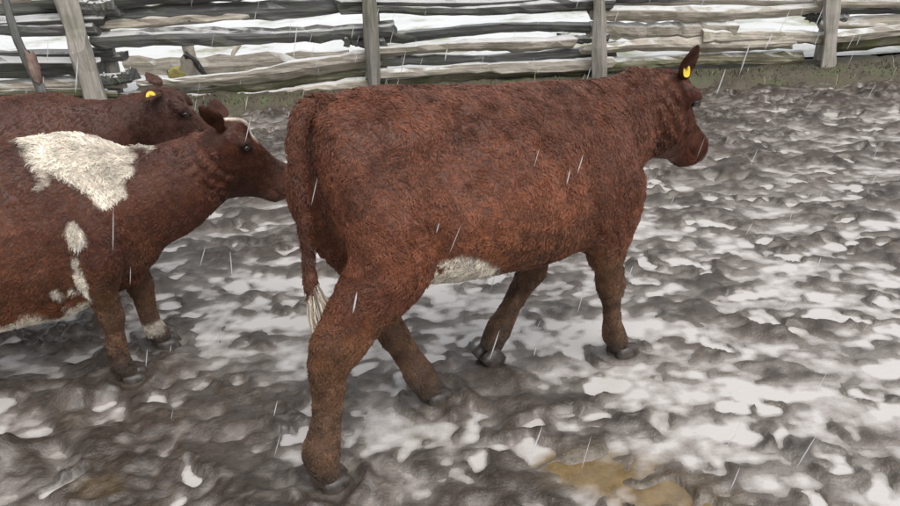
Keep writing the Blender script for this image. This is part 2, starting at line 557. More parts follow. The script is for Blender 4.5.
def build_fence():
    root = empty('rail_fence', tuple(np.array([0, FI, 0])), 0)
    tag(root, 'weathered split-log rail fence along the far side of the muddy paddock', 'fence')
    inv = -np.array([0, FI, 0])
    def log_between(name, P, Q, r0, r1, mat, seed, **kw):
        d = Q - P
        L = float(np.linalg.norm(d))
        V, F = log_mesh(L, r0, r1, seed, **kw)
        o = mesh_np(name, V, F, mat, root, smooth=False)
        x = d / L
        up = np.array([0, 0, 1.0]) if abs(x[2]) < .8 else np.array([0, 1.0, 0])
        y = norm(np.cross(up, x)); z = np.cross(x, y)
        mm = Matrix.Identity(4)
        for k in range(3):
            mm[k][0], mm[k][1], mm[k][2] = x[k], y[k], z[k]
            mm[k][3] = P[k] + inv[k]
        o.matrix_local = mm
        bm = bmesh.new(); bm.from_mesh(o.data)
        e = [ed for ed in bm.edges if ed.calc_face_angle(0) > 0.9]
        bmesh.ops.bevel(bm, geom=e, offset=0.006, segments=1, affect='EDGES')
        bm.to_mesh(o.data); bm.free()
        return o
    # posts: a front post before the rails, its partner behind them
    tops = {0: (-260, -60), 1: (62, -20), 2: (367, -20), 3: (597, -20), 4: (833, -20), 5: (1095, -40)}
    for i, (x, y) in enumerate(POSTS_PX):
        b = on_fence(x, y, -0.16)
        b[2] = 0
        t = on_fence(*tops[i], -0.16)
        d = (t - b) / max(t[2] - b[2], .1)
        wpx = [18, 23, 13, 15, 17, 17][i]
        rr = wpx / 2 * 7.1 / FPX
        log_between('post', b + d * -0.3, b + d * 1.42, rr * 1.08, rr * 0.92, M_POST, 300 + i, sides=8, segs=10, bow=0.008)
        b2 = b + FNRM * 0.34 + FDIR * 0.05
        log_between('post', b2 + np.array([0, 0, -.3]), b2 + np.array([0.02, 0, 1.36]), .065, .055, M_POST, 330 + i, sides=8, segs=8, bow=0.008)
    # rails: (x0, y0, x1, y1, thickness, wood, depth offset) read along the fence plane
    D, P, G = M_DARK, M_PALE, M_MOSS
    rails = [
        # bay left of the first post
        (-235, 12, 104, 5, 13, D, .05), (-235, 33, 98, 27, 15, D, -.03), (-225, 62, 112, 53, 9, D, .05), (-240, 72, 100, 67, 17, D, -.03),
        (-230, 88, 122, 80, 10, P, .04), (-220, 99, 118, 94, 10, G, -.03),
        # second bay
        (73, 6, 117, 4, 15, D, -.06), (84, 20, 372, 4, 16, D, .03), (92, 41, 394, 29, 14, D, -.02), (60, 59, 126, 56, 9, D, .07),
        (140, 86, 378, 57, 14, P, -.04), (88, 78, 135, 76, 14, D, -.02), (120, 97, 386, 70, 13, G, .05), (170, 101, 378, 83, 11, P, -.03),
        # third bay
        (345, 9, 610, 3, 12, D, -.05), (345, 41, 385, 42, 10, D, .0), (366, 38, 612, 27, 12, D, .05), (378, 50, 574, 40, 14, P, -.03), (356, 62, 616, 50, 10, D, .04),
        (366, 73, 612, 61, 12, P, -.04), (352, 84, 610, 69, 11, G, .05), (560, 39, 608, 37, 11, D, .03),
        # fourth bay
        (586, 6, 846, 0, 8, P, .05), (590, 14, 826, 8, 12, P, -.04), (588, 31, 730, 30, 19, P, .05), (700, 34, 826, 36, 15, P, -.03),
        (584, 49, 790, 42, 12, P, -.04), (588, 63, 800, 55, 13, G, .05), (806, 16, 846, 20, 11, D, .06),
        # fifth bay
        (816, 5, 1100, -4, 9, P, -.05), (818, 24, 1090, 16, 12, P, .04), (826, 40, 1100, 8, 10, P, -.05), (838, 47, 1100, 24, 13, G, .04), (820, 12, 1100, 6, 8, D, .06),
    ]
    for i, (x0, y0, x1, y1, th, mat, off) in enumerate(rails):
        A, B = on_fence(x0, y0, off), on_fence(x1, y1, off)
        rr = th / 2 * 7.1 / FPX
        s = 1 if i % 2 else 0.85
        log_between('rail', A, B, rr * 1.02 * s, rr * 1.02 / s * 0.98, mat, 500 + i, bow=0.018)
    # upper rails, above the picture, up to the post tops
    for b in range(5):
        for k, z in enumerate((0.80, 0.98, 1.16)):
            x0, x1 = post_base[b][0] - .25, post_base[b + 1][0] + .25
            off = (.05 if (k + b) % 2 else -.04)
            A = np.array([x0, fence_y(x0), z + random.uniform(-.03, .03)]) + FNRM * off
            B = np.array([x1, fence_y(x1), z + random.uniform(-.03, .03)]) + FNRM * off
            log_between('rail', A, B, .07, .06, (M_DARK, M_PALE, M_DARK)[(k + b) % 3], 700 + b * 5 + k, bow=.02)
    # thin pole leaning on the left bay
    lp = empty('leaning_pole', tuple(on_fence(40, 90, -.4)))
    b = on_fence(42, 92, -.42); t = on_fence(4, -14, -.26)
    d = t - b
    V, F = log_mesh(float(np.linalg.norm(d)) * 1.15, .040, .030, 811, sides=8, segs=14, bow=.03)
    o = mesh_np('pole', V, F, M_DARK, lp)
    x = norm(d); y = norm(np.cross(np.array([0, 1.0, 0]), x)); z = np.cross(x, y)
    mm = Matrix.Identity(4)
    for k in range(3):
        mm[k][0], mm[k][1], mm[k][2] = x[k], y[k], z[k]
    lp.location = tuple(b - x * .05)
    o.matrix_local = mm
    V, F = log_mesh(.26, .052, .046, 812, sides=8, segs=6, bow=.0)
    k = mesh_np('bark_sleeve', V, F, mat_plain('red_brown_bark', (.16, .105, .085), .7, .4, 25, .5), lp)
    k.matrix_local = mm @ Matrix.Translation((0.12, 0, 0))
    tag(lp, 'thin dark pole leaning against the rails beside the thickest post', 'pole')
    fl_ = empty('fallen_log', (0, 0, 0))
    A, B_ = ground_at(128, 75, .10), ground_at(352, 66, .10)
    A, B_ = A + np.array([0, 0, .07]), B_ + np.array([0, 0, .07])
    d = B_ - A
    V, F = log_mesh(float(np.linalg.norm(d)), .12, .10, 840, sides=9, segs=14, bow=.03)
    o = mesh_np('trunk', V, F, M_PALE, fl_, smooth=False)
    fl_.location = tuple(A); fl_.rotation_euler = (0, 0, math.atan2(d[1], d[0]))
    V, F = log_mesh(.22, .03, .018, 841, sides=6, segs=4, bow=.0)
    o = mesh_np('branch_stub', V, F, M_PALE, fl_); o.location = (1.1, 0, .05); o.rotation_euler = (0, -1.0, .3)
    tag(fl_, 'thick pale log lying on the snow behind the rails, beside the broken stump', 'log')
    # broken stump showing through the rails
    g = ground_at(190, 80, .10)
    st = empty('broken_stump', tuple(g - np.array([0, 0, .05])))
    z = 0.40
    mats = mat_plain('pale_split_stump', (.40, .36, .30), .65, .35, 12, .5)
    V, F = log_mesh(z, .10, .055, 820, sides=8, segs=8, bow=.01)
    o = mesh_np('trunk', V, F, mats, st); o.rotation_euler = (0, -math.radians(82), 0)
    V, F = log_mesh(.17, .115, .10, 821, sides=8, segs=5, bow=.0)
    o = mesh_np('moss_collar', V, F, mat_plain('yellow_moss', (.42, .36, .12), .8, .4, 20, .6), st); o.rotation_euler = (0, -math.radians(86), 0); o.location = (-.11, 0, 0)
    V, F = log_mesh(.26, .035, .022, 822, sides=7, segs=7, bow=.02)
    o = mesh_np('branch', V, F, mat_plain('black_wet_bark', (.03, .027, .026), .4, .4, 20, .5), st); o.location = (.03, -.05, .30); o.rotation_euler = (0, math.radians(52), 0)
    tag(st, 'short pale broken stump with yellow moss and black side branch, behind the rails', 'stump')

# ------------------------------------------------------------------ cattle
class Builder:
    def __init__(self):
        self.V, self.F, self.reg, self.t, self.flow = [], [], [], [], []
        self.n = 0
    def loft(self, pts, a, b, region, side=None, seg=20, exp=2.0, b2=None, narrow_top=0.0, flow=1.0, vertical=False):
        """rings along pts; a = half extent along the side axis, b = along the normal (b2 = on the lower side)"""
        pts = np.array(pts, float)
        # densify with a Catmull-Rom spline for round profiles
        n = len(pts)
        a = np.array(a, float); b = np.array(b, float); b2 = b if b2 is None else np.array(b2, float)
        Q = np.concatenate([pts, a[:, None], b[:, None], b2[:, None]], 1)
        Qp = np.vstack([2 * Q[0] - Q[1], Q, 2 * Q[-1] - Q[-2]])
        out = []
        for i in range(n - 1):
            p0, p1, p2, p3 = Qp[i], Qp[i + 1], Qp[i + 2], Qp[i + 3]
            for u in np.linspace(0, 1, 5)[:-1]:
                out.append(0.5 * (2 * p1 + (p2 - p0) * u + (2 * p0 - 5 * p1 + 4 * p2 - p3) * u * u + (3 * p1 - p0 - 3 * p2 + p3) * u ** 3))
        out.append(Q[-1])
        Q = np.array(out)
        Q[:, 3:] = np.maximum(Q[:, 3:], 0.004)
        P = Q[:, :3]
        T = norm(np.gradient(P, axis=0))
        if vertical: T = np.tile(np.array([[1., 0, 0]]), (len(P), 1))
        side = np.array([0, 1.0, 0]) if side is None else np.array(side, float)
        S = norm(side - T * (T @ side)[:, None])
        Nn = np.cross(T, S)
        ph = np.arange(seg) * 2 * math.pi / seg
        cs, sn = np.cos(ph), np.sin(ph)
        cs = np.sign(cs) * np.abs(cs) ** (2 / exp); sn = np.sign(sn) * np.abs(sn) ** (2 / exp)
        base = self.n
        for i in range(len(P)):
            hb = np.where(sn > 0, Q[i, 4], Q[i, 5])
            w = Q[i, 3] * (1 - narrow_top * np.maximum(sn, 0) ** 1.5)
            ring = P[i] + np.outer(w * cs, S[i]) + np.outer(hb * sn, Nn[i])
            self.V.append(ring)
            self.reg += [region] * seg
            self.t += [i / (len(P) - 1)] * seg
            self.flow += [T[i] * flow] * seg
        m = len(P)
        for i in range(m - 1):
            for j in range(seg):
                x, y = base + i * seg + j, base + i * seg + (j + 1) % seg
                self.F.append((x, y, y + seg, x + seg))
        self.F.append(tuple(base + j for j in range(seg - 1, -1, -1)))
        self.F.append(tuple(base + (m - 1) * seg + j for j in range(seg)))
        self.n += m * seg
    def blob(self, c, r, region):
        c = np.array(c, float)
        ts = np.linspace(-.96, .96, 7)
        pts = [c + np.array([r[0] * t, 0, 0]) for t in ts]
        q = np.sqrt(1 - ts ** 2)
        self.loft(pts, r[1] * q, r[2] * q, region, flow=-1, seg=16)
    def remesh(self, name, voxel, smooth_it):
        V = np.vstack(self.V)
        me = bpy.data.meshes.new('tmp'); me.from_pydata([tuple(v) for v in V], [], self.F)
        bm = bmesh.new(); bm.from_mesh(me); bmesh.ops.recalc_face_normals(bm, faces=bm.faces); bm.to_mesh(me); bm.free()
        o = bpy.data.objects.new('tmp', me); C.objects.link(o)
        md = o.modifiers.new('r', 'REMESH'); md.mode = 'VOXEL'; md.voxel_size = voxel
        ms = o.modifiers.new('s', 'SMOOTH'); ms.factor = 0.5; ms.iterations = smooth_it
        dg = bpy.context.evaluated_depsgraph_get()
        dg.update()
        out = bpy.data.meshes.new_from_object(o.evaluated_get(dg))
        bpy.data.objects.remove(o); bpy.data.meshes.remove(me)
        out.name = name
        kd = KDTree(len(V))
        for i, v in enumerate(V): kd.insert(v, i)
        kd.balance()
        W = np.empty(len(out.vertices) * 3, np.float32); out.vertices.foreach_get('co', W); W = W.reshape(-1, 3).astype(float)
        ix = np.array([kd.find(w)[1] for w in W])
        return out, W, np.array(self.reg)[ix], np.array(self.t)[ix], np.array(self.flow)[ix]

TORSO, NECK, HEAD, EAR, LEGF, LEGH, TAIL = range(7)

def head_frame(poll, fwd, up):
    f = norm(np.array(fwd, float)); u = np.array(up, float)
    u = norm(u - f * (u @ f)); l = np.cross(u, f)
    M = np.stack([f, l, u], 1)
    return np.array(poll, float), M

def make_cow(name, p, loc, rz, scale, colour, label, furcount, seed):
    B = Builder()
    tz = p['torso']
    pts = [(x, 0, (a + b) / 2) for x, a, b, w in tz]
    B.loft(pts, [w for *_, w in tz], [(a - b) / 2 for x, a, b, w in tz], TORSO, seg=36, exp=2.25, narrow_top=p.get('narrow', .22), flow=-1, vertical=True)
    for c, r in p['blobs']: B.blob(c, r, TORSO)
    nk = p['neck']
    B.loft([q[:3] for q in nk], [q[3] for q in nk], [q[4] for q in nk], NECK, seg=24, flow=-1, narrow_top=.25)
    O, HM = head_frame(*p['head'])
    hl = p['headlen']; k = hl / 0.42
    hs_ = [(-.06, .01, -.12, .05), (0, .045, -.165, .080), (.10, .058, -.195, .098), (.22, .056, -.205, .104), (.33, .046, -.195, .098), (.46, .030, -.165, .080),
           (.60, .016, -.135, .066), (.73, .010, -.118, .060), (.84, .012, -.110, .064), (.92, .006, -.102, .064), (.975, -.012, -.090, .054), (1.0, -.032, -.076, .036)]
    def hp(t, y, z): return O + HM @ np.array([t * hl, y * k, z * k])
    hw = [hp(t, 0, (a + b) / 2 - p.get('headdrop', 0) * min(1, 1.3 - t)) for t, a, b, w in hs_]
    B.loft(hw, [w * k for *_, w in hs_], [(a - b) / 2 * k * p.get('headdeep', 1) for t, a, b, w in hs_], HEAD, side=HM[:, 1], seg=24, exp=2.3, flow=-1)
    # brow ridges and muzzle pad
    for s in (-1, 1):
        c = hp(.27, s * .082, .022)
        B.loft([c - HM[:, 0] * .045 * k, c, c + HM[:, 0] * .05 * k], [.012, .028 * k, .012], [.010, .024 * k, .010], HEAD, side=HM[:, 1], seg=12)
    # ears
    ear_tips = []
    for s, e in zip((-1, 1), p['ears']):
        d = norm(HM @ np.array(e['dir'], float)); sd = norm(HM @ np.array(e['flat'], float))
        b0 = hp(.05, s * .075, .02)
        L = e['len']
        tt = [0, .15, .35, .55, .78, .93, 1.0]; ww = [.40, .62, 1.0, 1.02, .72, .38, .12]; bend = e.get('bend', 0)
        pe = [b0 + d * L * q + HM[:, 2] * bend * q * q * L for q in tt]
        B.loft(pe, [e['w'] * w for w in ww], [.019, .016, .0125, .0115, .010, .009, .006], EAR, side=sd, seg=14)
        ear_tips.append((b0, d, sd, L))
    for lg in p['hind']:      # point of hock
        h = np.array(lg[5][:3]); B.loft([h + np.array([-.005, 0, .10]), h + np.array([-.055, 0, .035]), h + np.array([-.062, 0, 0]), h + np.array([-.045, 0, -.06]), h + np.array([-.03, 0, -.13])], [.012, .022, .026, .022, .012], [.012, .022, .024, .020, .012], LEGH, seg=10)
    for reg, legs in ((LEGF, p['fore']), (LEGH, p['hind'])):
        for lg in legs:
            B.loft([q[:3] for q in lg], [q[4] for q in lg], [q[3] for q in lg], reg, seg=18, exp=2.15)
    tl = p['tail']
    B.loft([q[:3] for q in tl], [q[3] for q in tl], [q[3] for q in tl], TAIL, seg=12)
    me, W, reg, t, flow = B.remesh('body', p.get('voxel', .0085), p.get('smooth', 5))
    # eye sockets, nostrils and mouth pressed into the head
    Hl = (W - O) @ HM / k
    disp = np.zeros_like(W)
    for s in (-1, 1):
        for (ty, yy, zz, r, dep) in ((.335, .098, .012, .022, .010), (.955, .034, -.022, .013, .012)):
            c = np.array([ty * .42, s * yy, zz])
            q = np.linalg.norm((Hl - c) / np.array([1.25, 1, .9]), axis=1) / r
            ax = np.array([.25, -s, -.1]) if ty < .5 else np.array([-.8, -s * .5, 0])
            disp += np.exp(-q ** 2)[:, None] * (HM @ (norm(ax) * dep))
    inhead = (reg == HEAD)
    mouth = inhead * sstep(.60 * .42, .72 * .42, Hl[:, 0]) * np.exp(-((Hl[:, 2] + .082 - .05 * (Hl[:, 0] - .38)) / .006) ** 2)
    disp += mouth[:, None] * (HM @ np.stack([np.zeros(len(W)), -np.sign(Hl[:, 1]) * .007, np.zeros(len(W))]))[...].T
    cheek = inhead * np.exp(-(((Hl[:, 0] - .20) / .06) ** 2 + ((Hl[:, 2] + .11) / .05) ** 2))
    disp += cheek[:, None] * (HM @ np.stack([np.zeros(len(W)), np.sign(Hl[:, 1]) * .010, np.zeros(len(W))])).T
    for (c, r, dep) in p.get('dents', []):
        for s in (-1, 1):
            cc = np.array([c[0], s * c[1], c[2]])
            q = ((W - cc) / np.array(r))
            disp[:, 1] += -s * dep * np.exp(-(q ** 2).sum(1)) * (np.sign(W[:, 1]) == s)
    W2 = W + disp
    # let shoulder, hip and neck flow into the trunk
    ne = len(me.edges); E = np.empty(ne * 2, np.int32); me.edges.foreach_get('vertices', E); E = E.reshape(-1, 2)
    deg = np.bincount(E.ravel(), minlength=len(W)).astype(float)[:, None]
    soft = np.where((reg == TORSO) | (reg == NECK) | (np.isin(reg, (LEGF, LEGH)) & (W[:, 2] > .50)), 1.0, 0.0)
    soft = np.where((reg == NECK) & (np.linalg.norm(W - O, axis=1) < .14), .3, soft)[:, None]
    for it in range(26):
        acc = np.zeros_like(W2)
        for d in range(3):
            acc[:, d] = np.bincount(E[:, 0], W2[E[:, 1], d], len(W)) + np.bincount(E[:, 1], W2[E[:, 0], d], len(W))
        W2 = W2 + soft * .6 * (acc / deg - W2)
    # a little unevenness of muscle and hide
    me.vertices.foreach_set('co', W2.astype(np.float32).ravel()); me.update()
    nrm = np.empty(len(W) * 3, np.float32); me.vertices.foreach_get('normal', nrm); nrm = nrm.reshape(-1, 3).astype(float)
    W2 = W2 + nrm * (0.016 * noise3(W2, 9, 3) + .008 * noise3(W2, 24, 4))[:, None] * np.where((reg == HEAD) | (reg == EAR), .35, 1)[:, None]
    me.vertices.foreach_set('co', W2.astype(np.float32).ravel())
    me.polygons.foreach_set('use_smooth', np.ones(len(me.polygons), bool)); me.update()
    ctx = dict(W=W2, reg=reg, t=t, Hl=Hl, seed=seed)
    col, furlen = colour(ctx)
    ca = me.color_attributes.new('col', 'FLOAT_COLOR', 'POINT')
    ca.data.foreach_set('color', np.concatenate([col * .65, np.ones((len(W), 1))], 1).astype(np.float32).ravel())
    me.materials.clear(); me.materials.append(M_HIDE)
    root = empty(name, loc, rz); root.scale = (scale,) * 3
    tag(root, label, 'cow', 'red cattle walking through the mud')
    body = bpy.data.objects.new('body', me); C.objects.link(body); body.parent = root
    # eyes
    for s in (-1, 1):
        c = hp(.335, s * .084, .012)
        bm = bmesh.new(); bmesh.ops.create_uvsphere(bm, u_segments=18, v_segments=12, radius=.0150 * k)
        me2 = bpy.data.meshes.new('eye'); bm.to_mesh(me2); bm.free(); me2.materials.append(M_EYE)
        me2.polygons.foreach_set('use_smooth', np.ones(len(me2.polygons), bool))
        e = bpy.data.objects.new('eye', me2); C.objects.link(e); e.parent = root; e.location = tuple(c)
    # cloven hooves
    for (hx, hy, hz, ang, pit) in p['hooves']:
        V, F = [], []
        for s in (-1, 1):
            rings = [(.0, .052, .030), (.03, .056, .032), (.06, .060, .033)]
            n0 = len(V)
            ring = [(math.cos(a), math.sin(a)) for a in np.arange(14) * 2 * math.pi / 14]
            for zz, lx, ly in ((.085, .040, .025), (.06, .050, .029), (.025, .060, .032), (.0, .064, .034)):
                for cx, sy in ring:
                    pt = 1.0 - .25 * max(cx, 0)
                    V.append((cx * lx + .018 * (.085 - zz) / .085 + (.012 if cx > .6 else 0), s * .033 + sy * ly * pt, zz))
            for q in range(3):
                for j in range(14):
                    F.append((n0 + q * 14 + j, n0 + (q + 1) * 14 + j, n0 + (q + 1) * 14 + (j + 1) % 14, n0 + q * 14 + (j + 1) % 14))
            F.append(tuple(n0 + j for j in range(14))); F.append(tuple(n0 + 42 + j for j in range(13, -1, -1)))
        o = mesh_np('hoof', V, F, M_HOOF, root)
        o.location = (hx, hy, hz); o.rotation_euler = (0, pit, ang)
        sc_ = p.get('hoofscale', .88); o.scale = (sc_,) * 3
    # ear tag
    if p.get('tag'):
        tg = p['tag']
        b0, d, sd, L = ear_tips[tg['ear']]
        ez = norm(np.array(tg['face'], float)); ex = norm(np.cross(np.array([0, 0, 1.0]), ez)); ey = np.cross(ez, ex)
        c = b0 + d * L * tg['at'] + ez * tg.get('off', .03)
        w, h = tg['size']
        bm = bmesh.new()
        ringv = []
        nseg = 20
        for zz in (-.002, .002):
            ringv.append([bm.verts.new((math.copysign(abs(math.cos(q)) ** tg.get('sq', .6), math.cos(q)) * w / 2, math.copysign(abs(math.sin(q)) ** tg.get('sq', .6), math.sin(q)) * h / 2, zz)) for q in np.arange(nseg) * 2 * math.pi / nseg])
        bm.faces.new(ringv[1]); bm.faces.new(ringv[0][::-1])
        for j in range(nseg): bm.faces.new((ringv[0][j], ringv[0][(j + 1) % nseg], ringv[1][(j + 1) % nseg], ringv[1][j]))
        me3 = bpy.data.meshes.new('ear_tag'); bm.to_mesh(me3); bm.free(); me3.materials.append(M_TAG)
        o = bpy.data.objects.new('ear_tag', me3); C.objects.link(o); o.parent = root
        mm = Matrix.Identity(4)
        for q in range(3): mm[q][0], mm[q][1], mm[q][2], mm[q][3] = ex[q], ey[q], ez[q], c[q]
        o.matrix_local = mm
        bm = bmesh.new(); bmesh.ops.create_cone(bm, cap_ends=True, segments=14, radius1=min(w, h) * .16, radius2=min(w, h) * .13, depth=.008)
        me4 = bpy.data.meshes.new('stud'); bm.to_mesh(me4); bm.free(); me4.materials.append(M_TAGD)
        s4 = bpy.data.objects.new('stud', me4); C.objects.link(s4); s4.parent = o; s4.location = (0, h * tg.get('stud', 0), .004)
    if FUR: make_fur(root, me, W2, reg, t, flow, col, furlen, furcount, seed, p)
    # tail switch: long wet hair at the end of the tail
    r = np.random.default_rng(seed + 50)
    q0, q1, cs_ = np.array(tl[-3][:3]) * .4 + np.array(tl[-2][:3]) * .6, np.array(tl[-1][:3]), p['switch']
    n = 2600 if FUR else 60
    d = norm(q1 - q0)
    bs = r.uniform(.0, 1, (n, 1))
    root_p = q0 + (q1 - q0) * bs + norm(r.normal(0, 1, (n, 3))) * .013
    L = r.uniform(.6, 1.0, (n, 1)) * p['switchlen']
    tgt = norm(np.array(p['switchdir'], float))
    pts = []
    lat = norm(r.normal(0, 1, (n, 3))) * r.uniform(.2, 1, (n, 1))
    phw = r.uniform(0, 6, (n, 1))
    for u in np.linspace(0, 1, 8):
        cl = 1 - .75 * u
        pts.append(q0 + (q1 - q0) * (bs * cl + (1 - cl) * 1.0) + (root_p - q0 - (q1 - q0) * bs) * cl + d * L * u * (1 - u * .6) + tgt * L * u * u * .7 + lat * .034 * math.sin(math.pi * min(1, u * 1.0)) * (1 + .25 * np.sin(u * 6 + phw)))
    PP = np.stack(pts, 1)
    rad = np.tile(np.linspace(.0010, .0005, 8), (n, 1))
    mixu = np.clip((bs[:, 0] - p.get('switchmix', .55)) * 4 + r.normal(0, .25, n), 0, 1)[:, None]
    cc = np.array(cs_[0]) * (1 - mixu) + np.array(cs_[1]) * mixu
    hair_object('tail_switch', PP, rad, cc * r.uniform(.75, 1.15, (n, 1)), root)
    return root

def hair_object(name, PP, rad, col, parent):
    n, k, _ = PP.shape
    cu = bpy.data.hair_curves.new(name)
    cu.add_curves([k] * n)
    cu.points.foreach_set('position', PP.astype(np.float32).ravel())
    if 'radius' not in cu.attributes: cu.attributes.new('radius', 'FLOAT', 'POINT')
    cu.attributes['radius'].data.foreach_set('value', rad.astype(np.float32).ravel())
    a = cu.attributes.new('col', 'FLOAT_COLOR', 'CURVE')
    a.data.foreach_set('color', np.concatenate([col, np.ones((n, 1))], 1).astype(np.float32).ravel())
    cu.materials.append(M_FUR)
    o = bpy.data.objects.new(name, cu); C.objects.link(o); o.parent = parent
    return o

def make_fur(root, me, W, reg, t, flow, col, furlen, count, seed, p):
    r = np.random.default_rng(seed)
    me.calc_loop_triangles()
    nt = len(me.loop_triangles)
    T = np.empty(nt * 3, np.int32); me.loop_triangles.foreach_get('vertices', T); T = T.reshape(-1, 3)
    nrm = np.empty(len(W) * 3, np.float32); me.vertices.foreach_get('normal', nrm); nrm = nrm.reshape(-1, 3).astype(float)
    A, Bv, Cv = W[T[:, 0]], W[T[:, 1]], W[T[:, 2]]
    area = np.linalg.norm(np.cross(Bv - A, Cv - A), axis=1) * .5
    dens = area * furlen[T].mean(1).clip(0.0, 1) ** .01 * (furlen[T].min(1) > 0.001)
    dens = dens * np.where(np.isin(reg[T[:, 0]], (HEAD, EAR)), 3.6, 1.0) * np.where(np.isin(reg[T[:, 0]], (LEGF, LEGH, TAIL)), 1.25, 1.0)
    pick = r.choice(nt, count, p=dens / dens.sum())
    u, v = r.random(count), r.random(count)
    f = u + v > 1; u[f], v[f] = 1 - u[f], 1 - v[f]
    def ip(X): return X[T[pick, 0]] * (1 - u - v)[:, None] + X[T[pick, 1]] * u[:, None] + X[T[pick, 2]] * v[:, None]
    P, Nn, c0 = ip(W), norm(ip(nrm)), ip(col)
    fl = ip(furlen[:, None])[:, 0]
    rg = reg[T[pick, 0]]
    fd = flow[T[pick, 0]].copy()
    # flank hair runs back and down, over the spine it parts
    tor = (rg == TORSO) | (rg == NECK)
    fd[tor] = np.stack([np.full(tor.sum(), -.55), np.zeros(tor.sum()), np.full(tor.sum(), -.85)], 1)
    low = tor & (Nn[:, 2] < -.3)
    fd[low] += np.array([0, 0, -.6])
    # swirls
    sw = np.stack([noise3(P, 9, 71), noise3(P, 9, 72), noise3(P, 9, 73)], 1) * 3.0 + np.stack([noise3(P, 46, 74), noise3(P, 46, 75), noise3(P, 46, 76)], 1) * 4.2
    sw *= np.where(np.isin(rg, (HEAD, EAR, TAIL)), .3, np.where(np.isin(rg, (LEGF, LEGH)) & (P[:, 2] < .5), .55, 1.0))[:, None]
    fd = fd + sw + r.normal(0, .12, (count, 3))
    fd = norm(fd - Nn * (fd * Nn).sum(1)[:, None])
    bi = np.cross(Nn, fd)
    L = fl * r.uniform(.65, 1.25, count)
    lift = np.clip(.46 + 1.1 * noise3(P, 42, 81) + r.normal(0, .05, count), .32, .85) * np.where(np.isin(rg, (HEAD, EAR)), .85, 1)
    lift = np.where(low, np.maximum(lift, .8), lift)
    kh = p.get('hairs', 4)
    K = 6
    us = np.linspace(0, 1, K)
    wav = r.uniform(.14, .34, count) * L * np.where(np.isin(rg, (HEAD, EAR)), .3, 1); phs = r.uniform(0, 6.28, count); fq = r.uniform(3.5, 6.5, count)
    allP, allR, allC = [], [], []
    shade = np.clip(1 + 1.3 * noise3(P, 48, 83) + .8 * noise3(P, 12, 84), .55, 1.5) * r.uniform(.9, 1.1, count)
    for h in range(kh):
        jr = (fd * r.normal(0, 1, (count, 1)) + bi * r.normal(0, 1, (count, 1))) * (.0034 if h else .0)
        pts = np.empty((count, K, 3))
        for i, uu in enumerate(us):
            out = lift * L * (uu - .42 * uu * uu)
            along = L * uu * np.sqrt(np.clip(1 - (lift * .7) ** 2, .1, 1))
            pts[:, i] = (P - Nn * .0004 + jr * (1 - .72 * uu)) + Nn * out[:, None] + fd * along[:, None] + bi * (wav * np.sin(phs + fq * uu) * uu ** .7)[:, None]
        allP.append(pts)
        rt = np.where(h == 0, .00085, .00065) * np.where(np.isin(rg, (HEAD, EAR)), .75, 1)
        allR.append(rt[:, None] * np.array([1, 1.0, .95, .8, .55, .2])[None])
        allC.append(c0 * (shade * r.uniform(.94, 1.06, count))[:, None])
    hair_object('coat', np.concatenate(allP), np.concatenate(allR), np.clip(np.concatenate(allC), 0, 1), root)

RED = np.array([.172, .059, .029]); DKRED = np.array([.080, .028, .015]); WHITE = np.array([.80, .73, .62]); MUDC = np.array([.108, .062, .037])
def base_coat(ctx, bright=1.0, legmud=.30):
    W, reg, t, Hl = ctx['W'], ctx['reg'], ctx['t'], ctx['Hl']
    n1 = noise3(W, 4, ctx['seed']); n2 = noise3(W, 13, ctx['seed'] + 1)
    k = np.clip(.62 + 1.5 * n1 + .8 * n2, 0, 1)[:, None]
    c = DKRED * (1 - k) + RED * 1.15 * k
    fl = np.full(len(W), .0140)
    hd = reg == HEAD
    c[hd] = c[hd] * np.array([.60, .60, .64]); fl[hd] = .012
    ear = reg == EAR
    c[ear] *= .6; fl[ear] = .014
    tl = reg == TAIL
    fl[tl] = .022; c[tl] *= .70
    lg = np.isin(reg, (LEGF, LEGH))
    c = np.where((lg & (W[:, 2] < .62))[:, None], c * (1 + (np.array([.95, 1.25, 1.15]) - 1) * sstep(.62, .45, W[:, 2])[:, None]), c)
    # sky sheen along the wet back painted in as grey-mauve; flanks rustier
    up = sstep(.80, 1.05, W[:, 2])[:, None] * (~hd)[:, None]
    c = c * (1 - up * np.array([.14, .05, -.10]))
    rust = (sstep(.82, .62, W[:, 2]) * (reg == TORSO))[:, None]
    c = c * (1 + rust * np.array([.12, .20, .10]))
    fl = np.where(lg, .020 - .010 * sstep(.45, .1, W[:, 2]), fl)
    # caked mud on the lower legs
    mu = sstep(legmud + .25, legmud - .12, W[:, 2] + .35 * n1 + .25 * n2) * np.where(lg, 1, .0)
    n3 = noise3(W, 38, ctx['seed'] + 7)
    c = c * (1 - .8 * mu[:, None]) + MUDC * np.clip(1 + 2.6 * n3, .35, 1.8)[:, None] * .8 * mu[:, None]
    ft = (sstep(.17, .07, W[:, 2] + .12 * n2) * lg)[:, None]
    c = c * (1 - .8 * ft) + np.array([.055, .043, .034]) * .8 * ft
    # bare muzzle pad and nostrils
    mz = hd * sstep(.385, .405, Hl[:, 0] + .15 * np.maximum(-.06 - Hl[:, 2], 0))
    c = c * (1 - mz[:, None]) + np.array([.075, .045, .038]) * mz[:, None]
    fl = np.where(mz > .5, 0, fl)
    eye = np.minimum(np.linalg.norm(Hl - np.array([.1407, .094, .013]), axis=1), np.linalg.norm(Hl - np.array([.1407, -.094, .013]), axis=1))
    fl = np.where(eye < .024, 0, fl)
    c = np.where((eye < .03)[:, None], c * .35, c)
    return c * bright, fl, n1, n2

def blend(c, m, tgt):
    return c * (1 - m[:, None]) + tgt * m[:, None]

